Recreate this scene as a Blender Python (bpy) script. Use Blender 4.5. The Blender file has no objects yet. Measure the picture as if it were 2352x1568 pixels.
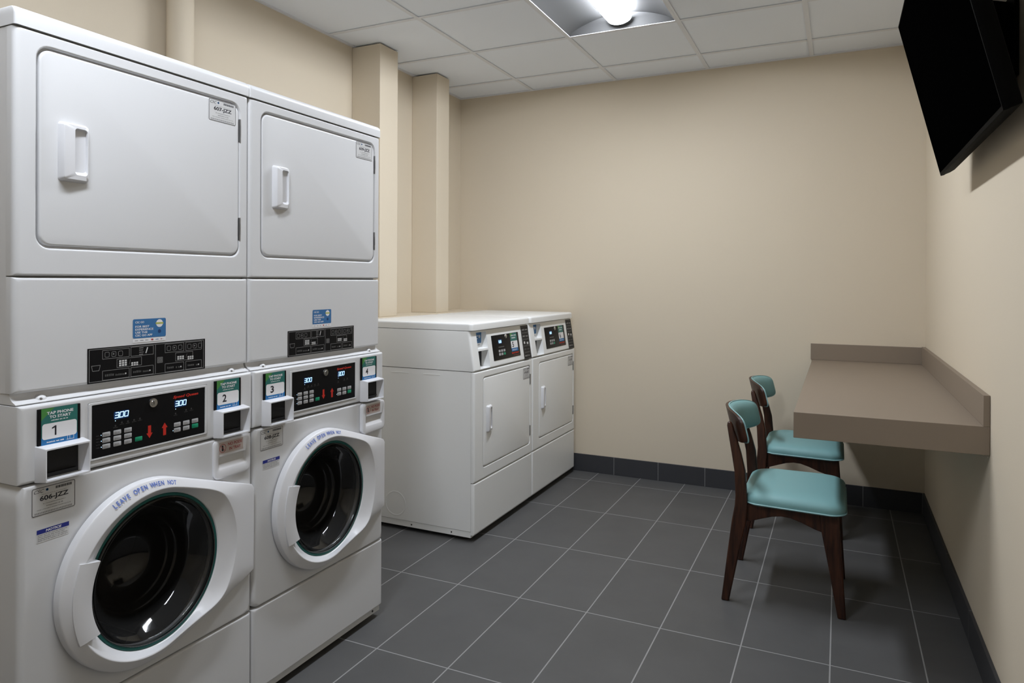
import bpy, bmesh, math, random
from mathutils import Vector, Matrix
C = bpy.context.scene.collection
random.seed(4)
PI = math.pi

# ------------------------------------------------------------------ camera
F_PX, U0, V0 = 1616.07, 1151.03, 645.85
cam_data = bpy.data.cameras.new('camera')
cam = bpy.data.objects.new('camera', cam_data); C.objects.link(cam)
cam_data.sensor_width = 36.0; cam_data.sensor_fit = 'HORIZONTAL'
cam_data.lens = F_PX / 2352 * 36
cam_data.shift_x = (1176 - U0) / 2352
cam_data.shift_y = (V0 - 784) / 2352
yaw, pitch, roll = .4484, -.0003, .004
fw = Vector((-math.sin(yaw)*math.cos(pitch), math.cos(yaw)*math.cos(pitch), math.sin(pitch)))
rt = fw.cross(Vector((0, 0, 1))).normalized(); up = rt.cross(fw)
r2 = rt*math.cos(roll) + up*math.sin(roll); u2 = up*math.cos(roll) - rt*math.sin(roll)
m = Matrix((r2, u2, -fw)).transposed().to_4x4(); m.translation = Vector((1.6334, -.9257, 1.312))
cam.matrix_world = m
cam_data.clip_start = .02
bpy.context.scene.camera = cam

# ------------------------------------------------------------------ world, exposure
sc = bpy.context.scene
world = bpy.data.worlds.new('world'); sc.world = world; world.use_nodes = True
world.node_tree.nodes['Background'].inputs[0].default_value = (.8, .85, 1, 1)
world.node_tree.nodes['Background'].inputs[1].default_value = 0.0
sc.view_settings.view_transform = 'Standard'; sc.view_settings.look = 'None'
sc.view_settings.gamma = 1; sc.view_settings.use_curve_mapping = False
sc.view_settings.exposure = 2.02
LAMP = 19.0            # radiance of the troffer lens in view
LAMP2 = 17.0           # radiance of the second troffer, above and behind the camera

# room measures (metres)
XL, XR, YB, YF, ZC = -.945, 2.073, 3.72, -2.7, 2.678
GX, GY, G = -.3531, 1.5769, .6096          # ceiling grid
TX, TY, TSX, TSY = -.1414, 1.146, .2916, .5926   # floor tiles
SKIRT = .118

# ------------------------------------------------------------------ materials
def srgb(r, g, b):
    f = lambda c: (c/255/12.92) if c/255 <= .04045 else ((c/255+.055)/1.055)**2.4
    return (f(r), f(g), f(b), 1)
def mat(name, col, rough=.5, metal=0, spec=.5, bump=0, bscale=200, emit=None, estr=0, coat=0, var=0, vscale=4):
    m = bpy.data.materials.new(name); m.use_nodes = True
    nt = m.node_tree; b = nt.nodes['Principled BSDF']
    b.inputs['Base Color'].default_value = col
    b.inputs['Roughness'].default_value = rough
    b.inputs['Metallic'].default_value = metal
    b.inputs['Specular IOR Level'].default_value = spec
    b.inputs['Coat Weight'].default_value = coat
    if emit:
        b.inputs['Emission Color'].default_value = emit; b.inputs['Emission Strength'].default_value = estr
    tc = nt.nodes.new('ShaderNodeTexCoord')
    if var:
        n = nt.nodes.new('ShaderNodeTexNoise'); n.inputs['Scale'].default_value = vscale; n.inputs['Detail'].default_value = 5
        nt.links.new(tc.outputs['Object'], n.inputs['Vector'])
        mx = nt.nodes.new('ShaderNodeMix'); mx.data_type = 'RGBA'
        mx.inputs['A'].default_value = tuple(c*(1-var) for c in col[:3])+(1,)
        mx.inputs['B'].default_value = tuple(min(1, c*(1+var)) for c in col[:3])+(1,)
        nt.links.new(n.outputs['Fac'], mx.inputs['Factor']); nt.links.new(mx.outputs['Result'], b.inputs['Base Color'])
    if bump:
        n = nt.nodes.new('ShaderNodeTexNoise'); n.inputs['Scale'].default_value = bscale; n.inputs['Detail'].default_value = 3
        nt.links.new(tc.outputs['Object'], n.inputs['Vector'])
        bp = nt.nodes.new('ShaderNodeBump'); bp.inputs['Strength'].default_value = bump; bp.inputs['Distance'].default_value = .001
        nt.links.new(n.outputs['Fac'], bp.inputs['Height']); nt.links.new(bp.outputs['Normal'], b.inputs['Normal'])
    return m
WALLC = (.69, .605, .475, 1)
M = {}
M['wall'] = mat('beige_wall_paint', WALLC, .75, spec=.25, bump=.25, bscale=350)
M['ceil'] = mat('ceiling_tile', (.84, .885, .95, 1), .9, spec=.1, bump=.5, bscale=500)
M['tee'] = mat('ceiling_tee', (.74, .76, .80, 1), .5)
M['enamel'] = mat('white_enamel', (.665, .67, .682, 1), .33, spec=.45, bump=.06, bscale=700)
M['enamel2'] = mat('lit_white_enamel', (.86, .87, .865, 1), .33, spec=.45, bump=.06, bscale=700)  # enamel lightened in colour to make up for light missing on the single dryers
M['enamel_side'] = mat('white_side_panel', (.68, .695, .70, 1), .38, spec=.45, bump=.06, bscale=700)
M['plastic'] = mat('white_plastic', (.72, .725, .75, 1), .35, spec=.45)
M['gap'] = mat('dark_gap', (.02, .02, .02, 1), .8)
M['black'] = mat('black_panel', (.005, .005, .006, 1), .4, spec=.15)
M['slot'] = mat('black_slot', (.008, .008, .009, 1), .5, spec=.3)
M['lens'] = mat('lamp_lens', (.9, .9, .9, 1), .5, emit=(.90, .95, 1.03, 1), estr=LAMP)
M['lens2'] = mat('lamp_lens_near', (.9, .9, .9, 1), .5, emit=(.90, .95, 1.03, 1), estr=LAMP2)
M['reflector'] = mat('troffer_darkened_white', (.055, .055, .055, 1), .6)  # white reflector darkened in colour to stand in for less lamp glare
M['tvs'] = mat('television_screen', (.0008, .0008, .0008, 1), .7, spec=0)
M['tvb'] = mat('television_housing', (.0018, .0018, .0018, 1), .65, spec=.03)
M['metal'] = mat('zinc_hinge', (.30, .30, .30, 1), .4, metal=.8)
M['chrome'] = mat('chrome_lock', (.55, .55, .55, 1), .25, metal=1)
M['drum'] = mat('dark_steel_drum', (.05, .05, .05, 1), .35, metal=.7)
M['teal'] = mat('teal_gasket', (.006, .10, .09, 1), .5)
M['desk'] = mat('taupe_laminate', (.25, .20, .152, 1), .55, spec=.3, bump=.05, bscale=600)
M['vinyl'] = mat('blue_green_vinyl', (.21, .41, .42, 1), .48, spec=.35, bump=.25, bscale=900)
M['piping'] = mat('pale_blue_piping', (.25, .44, .45, 1), .5)
M['white'] = mat('print_white', (.80, .80, .82, 1), .5)
M['silver'] = mat('plate_silver', (.60, .60, .60, 1), .5)
M['key'] = mat('keypad_grey', (.38, .38, .39, 1), .5)
M['ink'] = mat('print_black', (.012, .012, .02, 1), .5)
M['grey'] = mat('print_grey', (.25, .25, .25, 1), .5)
M['dim'] = mat('print_dim_grey', (.075, .075, .075, 1), .5)
M['navy'] = mat('print_navy', (.01, .02, .22, 1), .5)
M['lblue'] = mat('print_text_blue', (.10, .17, .50, 1), .5)
M['tealp'] = mat('print_teal', (.018, .15, .13, 1), .45)
M['greenp'] = mat('print_green', (.06, .24, .05, 1), .45)
M['bluep'] = mat('print_blue', (.01, .15, .40, 1), .45)
M['appblue'] = mat('print_app_blue', (.03, .15, .36, 1), .45)
M['red'] = mat('print_red', (.55, .02, .01, 1), .5)
M['redink'] = mat('print_dull_red', (.34, .07, .07, 1), .5)
M['pink'] = mat('sticker_pale_pink', (.52, .44, .41, 1), .5)
M['kgreen'] = mat('start_key_green', (.0, .26, .13, 1), .45)
M['lime'] = mat('print_lime', (.42, .45, .10, 1), .5)
M['led'] = mat('led_digits', (.3, .5, .9, 1), .5, emit=(.45, .75, 1, 1), estr=.42)
M['ledhalo'] = mat('led_window_blue', (.002, .02, .07, 1), .5, emit=(.0, .06, .25, 1), estr=.05)

def glass_mat():
    m = bpy.data.materials.new('dark_door_glass'); m.use_nodes = True; nt = m.node_tree
    nt.nodes.clear()
    o = nt.nodes.new('ShaderNodeOutputMaterial'); mx = nt.nodes.new('ShaderNodeMixShader')
    t = nt.nodes.new('ShaderNodeBsdfTransparent'); t.inputs[0].default_value = (.42, .42, .42, 1)
    g = nt.nodes.new('ShaderNodeBsdfGlossy'); g.inputs['Roughness'].default_value = .06; g.inputs[0].default_value = (.95, .95, .95, 1)
    f = nt.nodes.new('ShaderNodeFresnel'); f.inputs[0].default_value = 1.42
    nt.links.new(f.outputs[0], mx.inputs[0]); nt.links.new(t.outputs[0], mx.inputs[1]); nt.links.new(g.outputs[0], mx.inputs[2])
    df = nt.nodes.new('ShaderNodeBsdfDiffuse'); df.inputs[0].default_value = (.3, .3, .3, 1); m3 = nt.nodes.new('ShaderNodeMixShader'); m3.inputs[0].default_value = .035
    nt.links.new(mx.outputs[0], m3.inputs[1]); nt.links.new(df.outputs[0], m3.inputs[2]); nt.links.new(m3.outputs[0], o.inputs[0]); return m
M['glass'] = glass_mat()

def wood_mat():
    m = mat('dark_walnut', (.05, .02, .01, 1), .38, spec=.4); nt = m.node_tree; b = nt.nodes['Principled BSDF']
    tc = nt.nodes.new('ShaderNodeTexCoord'); mp = nt.nodes.new('ShaderNodeMapping'); mp.inputs['Scale'].default_value = (30, 12, 3)
    n = nt.nodes.new('ShaderNodeTexNoise'); n.inputs['Scale'].default_value = 3; n.inputs['Detail'].default_value = 6
    r = nt.nodes.new('ShaderNodeValToRGB'); r.color_ramp.elements[0].color = (.014, .005, .003, 1); r.color_ramp.elements[1].color = (.065, .022, .010, 1)
    r.color_ramp.elements[0].position = .3; r.color_ramp.elements[1].position = .72
    nt.links.new(tc.outputs['Object'], mp.inputs[0]); nt.links.new(mp.outputs[0], n.inputs[0]); nt.links.new(n.outputs['Fac'], r.inputs[0]); nt.links.new(r.outputs[0], b.inputs['Base Color'])
    return m
M['wood'] = wood_mat()

def tile_mat(name, ox, oy, sx, sy, base, grout, gw, axis='XY', var=.12, rough=.5):
    """stone tiles with straight grout joints; ox,oy a joint crossing, sx,sy the pitch"""
    m = bpy.data.materials.new(name); m.use_nodes = True; nt = m.node_tree; b = nt.nodes['Principled BSDF']
    N = nt.nodes.new; L = nt.links.new
    tc = N('ShaderNodeTexCoord'); sp = N('ShaderNodeSeparateXYZ'); L(tc.outputs['Object'], sp.inputs[0])
    def mth(op, a, b_=None):
        n = N('ShaderNodeMath'); n.operation = op
        for i, v in enumerate((a, b_)):
            if v is None: continue
            if isinstance(v, (int, float)): n.inputs[i].default_value = v
            else: L(v, n.inputs[i])
        return n.outputs[0]
    def joint(src, o, s):
        q = mth('DIVIDE', mth('SUBTRACT', src, o), s)
        fr = mth('SUBTRACT', q, mth('FLOOR', q))
        d = mth('MULTIPLY', mth('MINIMUM', fr, mth('SUBTRACT', 1.0, fr)), s)   # metres to the joint
        return d, mth('FLOOR', q)
    d1, i1 = joint(sp.outputs[axis[0]], ox, sx)
    if sy: d2, i2 = joint(sp.outputs[axis[1]], oy, sy); d = mth('MINIMUM', d1, d2)
    else: d, i2 = d1, mth('MULTIPLY', i1, 0)
    mr = N('ShaderNodeMapRange'); mr.inputs['From Min'].default_value = gw*.5; mr.inputs['From Max'].default_value = gw*.5+.0012
    mr.inputs['To Min'].default_value = 1; mr.inputs['To Max'].default_value = 0; L(d, mr.inputs['Value'])
    cb = N('ShaderNodeCombineXYZ'); L(i1, cb.inputs[0]); L(i2, cb.inputs[1])
    wn = N('ShaderNodeTexWhiteNoise'); L(cb.outputs[0], wn.inputs[0])
    vm = N('ShaderNodeVectorMath'); vm.operation = 'ADD'; L(tc.outputs['Object'], vm.inputs[0])
    v3 = N('ShaderNodeVectorMath'); v3.operation = 'SCALE'; L(wn.outputs['Color'], v3.inputs[0]); v3.inputs['Scale'].default_value = 20; L(v3.outputs[0], vm.inputs[1])
    n = N('ShaderNodeTexNoise'); n.inputs['Scale'].default_value = 5; n.inputs['Detail'].default_value = 8; n.inputs['Roughness'].default_value = .6; L(vm.outputs[0], n.inputs[0])
    f = mth('ADD', mth('MULTIPLY', n.outputs['Fac'], .8), mth('MULTIPLY', wn.outputs['Value'], .2))
    mx = N('ShaderNodeMix'); mx.data_type = 'RGBA'; L(f, mx.inputs['Factor'])
    mx.inputs['A'].default_value = tuple(c*(1-var) for c in base)+(1,); mx.inputs['B'].default_value = tuple(c*(1+var) for c in base)+(1,)
    m2 = N('ShaderNodeMix'); m2.data_type = 'RGBA'; L(mr.outputs[0], m2.inputs['Factor']); L(mx.outputs['Result'], m2.inputs['A']); m2.inputs['B'].default_value = grout+(1,)
    L(m2.outputs['Result'], b.inputs['Base Color']); b.inputs['Roughness'].default_value = rough
    bp = N('ShaderNodeBump'); bp.inputs['Strength'].default_value = .5; bp.inputs['Distance'].default_value = .0015
    h = mth('SUBTRACT', mth('MULTIPLY', n.outputs['Fac'], .25), mr.outputs[0]); L(h, bp.inputs['Height']); L(bp.outputs[0], b.inputs['Normal'])
    b.inputs['Specular IOR Level'].default_value = .3
    return m
M['floor'] = tile_mat('floor_tiles', TX, TY, TSX, TSY, (.094, .094, .094), (.30, .30, .30), .0035, var=.22, rough=.5)
M['skb'] = tile_mat('skirting_tiles_back', .258, 0, .3006, 0, (.046, .047, .052), (.20, .20, .20), .003, rough=.45)
M['skr'] = tile_mat('skirting_tiles_right', 1.53, 0, .60, 0, (.046, .047, .052), (.20, .20, .20), .003, axis='YX', rough=.45)

# ------------------------------------------------------------------ mesh helpers
def finish(name, bm, mats, parent=None, smooth=True, ang=35, bevel=0, seg=2):
    me = bpy.data.meshes.new(name); bmesh.ops.recalc_face_normals(bm, faces=bm.faces[:]) if bevel != -1 else None
    bm.to_mesh(me); bm.free()
    for mm in (mats if isinstance(mats, (list, tuple)) else [mats]): me.materials.append(M[mm])
    if smooth:
        me.polygons.foreach_set('use_smooth', [True]*len(me.polygons)); me.set_sharp_from_angle(angle=math.radians(ang))
    o = bpy.data.objects.new(name, me); C.objects.link(o)
    if parent: o.parent = parent
    if bevel > 0:
        bv = o.modifiers.new('bevel', 'BEVEL'); bv.width = bevel; bv.segments = seg; bv.limit_method = 'ANGLE'; bv.angle_limit = math.radians(40)
    return o
def box(bm, x0, x1, y0, y1, z0, z1, mi=0):
    v = [bm.verts.new((x, y, z)) for x in (x0, x1) for y in (y0, y1) for z in (z0, z1)]
    for f in ((0, 1, 3, 2), (4, 6, 7, 5), (0, 4, 5, 1), (2, 3, 7, 6), (0, 2, 6, 4), (1, 5, 7, 3)):
        bm.faces.new([v[i] for i in f]).material_index = mi
    return v
def boxobj(name, ma, x0, x1, y0, y1, z0, z1, parent=None, bevel=0):
    bm = bmesh.new(); box(bm, x0, x1, y0, y1, z0, z1); return finish(name, bm, ma, parent, bevel=bevel, smooth=bevel > 0)
def loft(bm, loops, cap0=True, cap1=True, closed=True, mi=0):
    L = [[bm.verts.new(p) for p in lp] for lp in loops]; n = len(L[0])
    for a, b in zip(L, L[1:]):
        for i in range(n if closed else n-1):
            j = (i+1) % n
            try: bm.faces.new((a[i], a[j], b[j], b[i])).material_index = mi
            except ValueError: pass
    if cap0: bm.faces.new(L[0][::-1]).material_index = mi
    if cap1: bm.faces.new(L[-1]).material_index = mi
    return L
def prism_y(bm, prof, y0, y1, mi=0):        # profile of (x,z)
    return loft(bm, [[(x, y0, z) for x, z in prof], [(x, y1, z) for x, z in prof]], mi=mi)
def rr(y0, y1, z0, z1, r, k=6):             # rounded rectangle points (y,z), k+1 per corner
    r = max(1e-4, min(r, (y1-y0)/2, (z1-z0)/2)); P = []
    for cy, cz, a0 in ((y1-r, z1-r, 0), (y0+r, z1-r, 90), (y0+r, z0+r, 180), (y1-r, z0+r, 270)):
        for i in range(k+1):
            a = math.radians(a0 + 90*i/k); P.append((cy+r*math.cos(a), cz+r*math.sin(a)))
    return P
def X(P, x): return [(x, y, z) for y, z in P] if not callable(x) else [(x(y, z), y, z) for y, z in P]
def rbox(bm, y0, y1, z0, z1, xb, xf, rad, corner=.001, cap=True, flange=None, k=6, zr=None):
    """box whose front edges are rounded; returns the last loop rectangle"""
    loops = [X(rr(y0, y1, z0, z1, corner, k), xb)]
    if flange:
        for dx, ins in ((-.001, 0), (-.001, .0018), (.001, .0018), (.001, 0)):
            loops.append(X(rr(y0+ins, y1-ins, z0+ins, z1-ins, corner, k), xf-flange+dx))
    for i in range(6):
        a = i/5*PI/2; ins = rad*(1-math.cos(a)); iz = ins if zr is None else zr*(1-math.cos(a))
        loops.append(X(rr(y0+ins, y1-ins, z0+iz, z1-iz, corner+ins*.7, k), xf-rad+rad*math.sin(a)))
    e = .0022; loops.append(X(rr(y0+ins+e, y1-ins-e, z0+iz+e, z1-iz-e, corner+ins*.7, k), xf))
    return loops
def inset_door(bm, loops, y0, y1, z0, z1, r, depth, k=6):
    xf = loops[-1][0][0]
    loops += [X(rr(y0-.005, y1+.005, z0-.005, z1+.005, r+.005, k), xf), X(rr(y0-.003, y1+.003, z0-.003, z1+.003, r+.003, k), xf), X(rr(y0, y1, z0, z1, r, k), xf-.003), X(rr(y0, y1, z0, z1, r, k), xf-depth)]
    return loops
def sphere(bm, c, r, n=12, mi=0):
    r = r if isinstance(r, tuple) else (r, r, r)
    ret = bmesh.ops.create_uvsphere(bm, u_segments=n*2, v_segments=n, radius=1, matrix=Matrix.Translation(c) @ Matrix.Diagonal((*r, 1)))
def cyl_x(bm, x0, x1, cy, cz, r0, r1=None, n=24, mi=0):
    r1 = r0 if r1 is None else r1
    f = lambda x, r: [(x, cy+r*math.cos(2*PI*i/n), cz+r*math.sin(2*PI*i/n)) for i in range(n)]
    loft(bm, [f(x0, r0), f(x1, r1)], mi=mi)
def empty(name, loc=(0, 0, 0), label=None, cat=None, group=None):
    o = bpy.data.objects.new(name, None); C.objects.link(o); o.location = loc
    tag(o, label, cat, group); return o
def tag(o, label=None, cat=None, group=None, kind=None):
    if label: o['label'] = label
    if cat: o['category'] = cat
    if group: o['group'] = group
    if kind: o['kind'] = kind
    return o
def copy_tree(o, parent=None):
    c = o.copy(); C.objects.link(c); c.parent = parent
    for ch in list(o.children): copy_tree(ch, c)
    return c

# ------------------------------------------------------------------ printed decals: flat artwork lying on a panel
_tc = {}
def text_mesh(s, bold=0, shear=0):
    key = (s, bold, shear)
    if key not in _tc:
        cu = bpy.data.curves.new('lettering', 'FONT'); cu.body = s; cu.size = 1; cu.offset = bold; cu.shear = shear; cu.resolution_u = 3; cu.fill_mode = 'FRONT'
        ob = bpy.data.objects.new('lettering', cu); C.objects.link(ob)
        dg = bpy.context.evaluated_depsgraph_get(); me = bpy.data.meshes.new_from_object(ob.evaluated_get(dg))
        V = [(v.co.x, v.co.y) for v in me.vertices]; Fc = [tuple(p.vertices) for p in me.polygons]
        bpy.data.objects.remove(ob); bpy.data.curves.remove(cu); bpy.data.meshes.remove(me)
        xs = [v[0] for v in V] or [0]; ys = [v[1] for v in V] or [0]
        _tc[key] = (V, Fc, min(xs), max(xs), min(ys), max(ys))
    return _tc[key]
class Decal:
    """artwork in (u,v) metres on the plane o + u*U + v*V, normal N"""
    def __init__(s, o=(0, 0, 0), U=(0, 1, 0), V=(0, 0, 1)):
        s.o, s.U, s.V = Vector(o), Vector(U).normalized(), Vector(V).normalized(); s.N = s.U.cross(s.V); s.bm = bmesh.new(); s.mats = []
    def mi(s, m):
        if m not in s.mats: s.mats.append(m)
        return s.mats.index(m)
    def P(s, u, v, l): return s.o + s.U*u + s.V*v + s.N*(.00018*l)
    def poly(s, pts, m, l=1):
        f = s.bm.faces.new([s.bm.verts.new(s.P(u, v, l)) for u, v in pts]); f.material_index = s.mi(m)
    def rect(s, u0, v0, u1, v1, m, l=1, r=0):
        if r: s.poly(rr(u0, u1, v0, v1, r, 4), m, l)
        else: s.poly([(u0, v0), (u1, v0), (u1, v1), (u0, v1)], m, l)
    def frame(s, u0, v0, u1, v1, t, m, l=1, r=0):
        a = rr(u0, u1, v0, v1, max(r, t*1.01), 4); b = rr(u0+t, u1-t, v0+t, v1-t, max(r-t, .00005), 4); n = len(a)
        A = [s.bm.verts.new(s.P(u, v, l)) for u, v in a]; B = [s.bm.verts.new(s.P(u, v, l)) for u, v in b]
        for i in range(n):
            j = (i+1) % n; s.bm.faces.new((A[i], A[j], B[j], B[i])).material_index = s.mi(m)
    def disc(s, u, v, r, m, l=1, n=20, t=None):
        if t is None: s.poly([(u+r*math.cos(2*PI*i/n), v+r*math.sin(2*PI*i/n)) for i in range(n)], m, l)
        else:
            A = [s.bm.verts.new(s.P(u+r*math.cos(2*PI*i/n), v+r*math.sin(2*PI*i/n), l)) for i in range(n)]
            B = [s.bm.verts.new(s.P(u+(r-t)*math.cos(2*PI*i/n), v+(r-t)*math.sin(2*PI*i/n), l)) for i in range(n)]
            for i in range(n):
                j = (i+1) % n; s.bm.faces.new((A[i], A[j], B[j], B[i])).material_index = s.mi(m)
    def text(s, st, u0, v0, u1, v1, m, l=2, bold=.02, shear=0, rot=0):
        """lettering fitted to the rectangle u0..u1, v0..v1"""
        V, Fc, a, b, c, d = text_mesh(st, bold, shear)
        if b-a < 1e-6: return
        k = (u1-u0)/(b-a); q = (v1-v0)/(d-c)
        vs = []
        for x, y in V: vs.append(s.bm.verts.new(s.P(u0+(x-a)*k, v0+(y-c)*q, l)))
        for f in Fc:
            try: s.bm.faces.new([vs[i] for i in f]).material_index = s.mi(m)
            except ValueError: pass
    def line(s, u0, v0, u1, v1, t, m, l=2):
        d = Vector((u1-u0, v1-v0)); n = Vector((-d.y, d.x)).normalized()*t/2
        s.poly([(u0+n.x, v0+n.y), (u0-n.x, v0-n.y), (u1-n.x, v1-n.y), (u1+n.x, v1+n.y)], m, l)
    def fine(s, u0, u1, v, h, m, l=2, seed=1):
        """a line of print too small to read: short strokes"""
        rnd = random.Random(seed); u = u0
        while u < u1-h*.5:
            w = h*rnd.uniform(.45, .8)
            s.rect(u, v, min(u+w, u1), v+h*rnd.uniform(.75, 1), m, l); u += w + h*(.25 if rnd.random() < .82 else .9)
    def done(s, name, parent):
        me = bpy.data.meshes.new(name); s.bm.normal_update(); s.bm.to_mesh(me); s.bm.free()
        for m in s.mats: me.materials.append(M[m])
        o = bpy.data.objects.new(name, me); C.objects.link(o); o.parent = parent; return o

def number_plate(parent, x, y0, y1, z0, z1, txt, small=False):
    d = Decal((x, y0, z0)); w, h = y1-y0, z1-z0
    d.rect(0, 0, w, h, 'silver', 1, r=.004); d.frame(.0006, .0006, w-.0006, h-.0006, .0012, 'ink', 2, r=.004)
    d.text('CSC', .05*w, .80*h, .28*w, .92*h, 'ink', 2, bold=.0, shear=.4)
    for a in range(5): d.disc(.345*w+.016*w*math.cos(a*1.257+.3), .87*h+.024*h*math.sin(a*1.257+.3), .018*w, 'appblue', 2, 8)
    for i in range(17): d.rect(.54*w+i*.0225*w, .83*h, .54*w+i*.0225*w+(.013 if i % 3 else .018)*w, .92*h, 'ink', 2)
    d.text(txt, .18*w, .46*h, .84*w, .68*h, 'ink', 2, bold=.03)
    d.fine(.22*w, .80*w, .72*h, .022*h, 'grey', 2, 3)
    d.fine(.25*w, .78*w, .38*h, .03*h, 'grey', 2, 5); d.fine(.33*w, .72*w, .28*h, .04*h, 'grey', 2, 6)
    d.fine(.12*w, .90*w, .19*h, .03*h, 'grey', 2, 7)
    for i in range(24): d.rect(.07*w+i*.036*w, .06*h, .07*w+(i+.6)*.036*w, .12*h, 'grey', 2)
    o = d.done('number_plate', parent); o['label'] = 'silver number plate reading '+txt; return o

def tap_sign(parent, x, y0, y1, z0, z1, num):
    bm = bmesh.new(); loft(bm, rbox(bm, y0, y1, z0, z1, x-.004, x, .001)); b = finish('tap_sign', bm, 'black', parent)
    d = Decal((x, y0, z0)); w, h = y1-y0, z1-z0; a, e = .075*w, .925*w
    d.rect(a, 0, e, h, 'tealp', 1); d.poly([(a, h), (a, .68*h), (a+.30*w, h)], 'greenp', 2)
    d.rect(a, 0, e, .20*h, 'bluep', 2)
    d.text('TAP PHONE', .20*w, .82*h, .82*w, .90*h, 'white', 3, bold=.03); d.text('TO START', .26*w, .71*h, .76*w, .79*h, 'white', 3, bold=.03)
    d.fine(.30*w, .70*w, .64*h, .03*h, 'white', 3, 4)
    d.rect(a+.02*w, .15*h, e-.02*w, .58*h, 'white', 3, r=.006)
    c = .36*w if num != '1' else .37*w; hw = .075*w if num != '1' else .045*w
    if num == '1':
        a_, b_, q = .235*h, .50*h, .020*w; u = c+.03*w
        d.poly([(u-q, a_), (u+q, a_), (u+q, b_), (u-q*.6, b_), (u-.085*w, b_-.045*h), (u-.085*w, b_-.085*h), (u-q, b_-.055*h)], 'ink', 4)
    else: d.text(num, c-hw, .235*h, c+hw, .50*h, 'ink', 4, bold=.025)
    d.fine(.20*w, .60*w, .055*h, .035*h, 'white', 3, 8)
    # small white phone mark in the lower right of the print
    d.frame(.68*w, .05*h, .74*w, .17*h, .0007, 'white', 4, r=.001); d.line(.66*w, .05*h, .84*w, .05*h, .0009, 'white', 4); d.line(.83*w, .04*h, .83*w, .16*h, .0009, 'white', 4)
    o = d.done('sign_print', b); b['label'] = 'green, white and blue tap phone to start sign numbered '+num; return b

# ------------------------------------------------------------------ setting
def struct(o): o['kind'] = 'structure'; return o
T = .12
struct(boxobj('floor', 'floor', XL-T, XR+T, YF-T, YB+T, -.1, 0))
struct(boxobj('wall_left', 'wall', XL-T, XL, YF, YB, 0, ZC+.2))
struct(boxobj('wall_right', 'wall', XR, XR+T, YF, YB, 0, ZC+.2))
struct(boxobj('wall_back', 'wall', XL-T, XR+T, YB, YB+T, 0, ZC+.2))
struct(boxobj('wall_front', 'wall', XL-T, XR+T, YF-T, YF, 0, ZC+.2))
struct(boxobj('trim_2', 'wall', XL, -.745, 2.408, 2.588, 1.102, ZC-.004, bevel=.003))    # first pilaster
struct(boxobj('trim_3', 'wall', XL, -.752, 3.052, 3.212, 1.102, ZC-.004, bevel=.003))    # second pilaster
struct(boxobj('trim_4', 'wall', XL, -.705, 1.75, YB, 0, 1.102, bevel=.003))              # low ledge wall behind the machines
struct(boxobj('baseboard_back', 'skb', -.70, XR, YB-.011, YB, 0, SKIRT, bevel=.0015))
struct(boxobj('baseboard_right', 'skr', XR-.011, XR, YF, YB-.011, 0, SKIRT, bevel=.0015))
# ceiling tiles with openings where the troffers sit
TROFF = {(1, 0), (1, 1), (1, -4), (1, -3)}
bm = bmesh.new(); i0 = -1; n_i = 5
jx = [XL]+[GX+i*G for i in range(0, 4)]+[XR]; jy = [YF]+[GY+j*G for j in range(-7, 4) if GY+j*G > YF+.02]+[YB]
for i, (a, b) in enumerate(zip(jx, jx[1:])):
    for j, (c, e) in enumerate(zip(jy, jy[1:])):
        cx, cy = (a+b)/2, (c+e)/2; key = (math.floor((cx-GX)/G), math.floor((cy-GY)/G))
        if key in TROFF: continue
        box(bm, a, b, c, e, ZC+.004, ZC+.02)
struct(finish('ceiling', bm, 'ceil', smooth=False))
bm = bmesh.new(); hw = .012
for gx in jx[1:-1]:
    box(bm, gx-hw, gx+hw, YF, YB, ZC-.001, ZC+.003)
    box(bm, gx-.0045, gx+.0045, YF, YB, ZC+.003, ZC+.0038)
for gy in jy[1:-1]:
    for a, b in zip(jx, jx[1:]):
        cxm = (a+b)/2; ii = math.floor((cxm-GX)/G); jj = round((gy-GY)/G)
        if (ii, jj) in TROFF and (ii, jj-1) in TROFF: continue
        box(bm, a+hw*(a != XL), b-hw*(b != XR), gy-hw, gy+hw, ZC-.001, ZC+.003)
box(bm, XL, XL+.02, YF, YB, ZC-.002, ZC+.0035); box(bm, XR-.02, XR, YF, YB, ZC-.002, ZC+.0035)
box(bm, XL+.02, XR-.02, YB-.02, YB, ZC-.002, ZC+.0035); box(bm, XL+.02, XR-.02, YF, YF+.02, ZC-.002, ZC+.0035)
struct(finish('trim_1', bm, 'tee', smooth=False))

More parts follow.
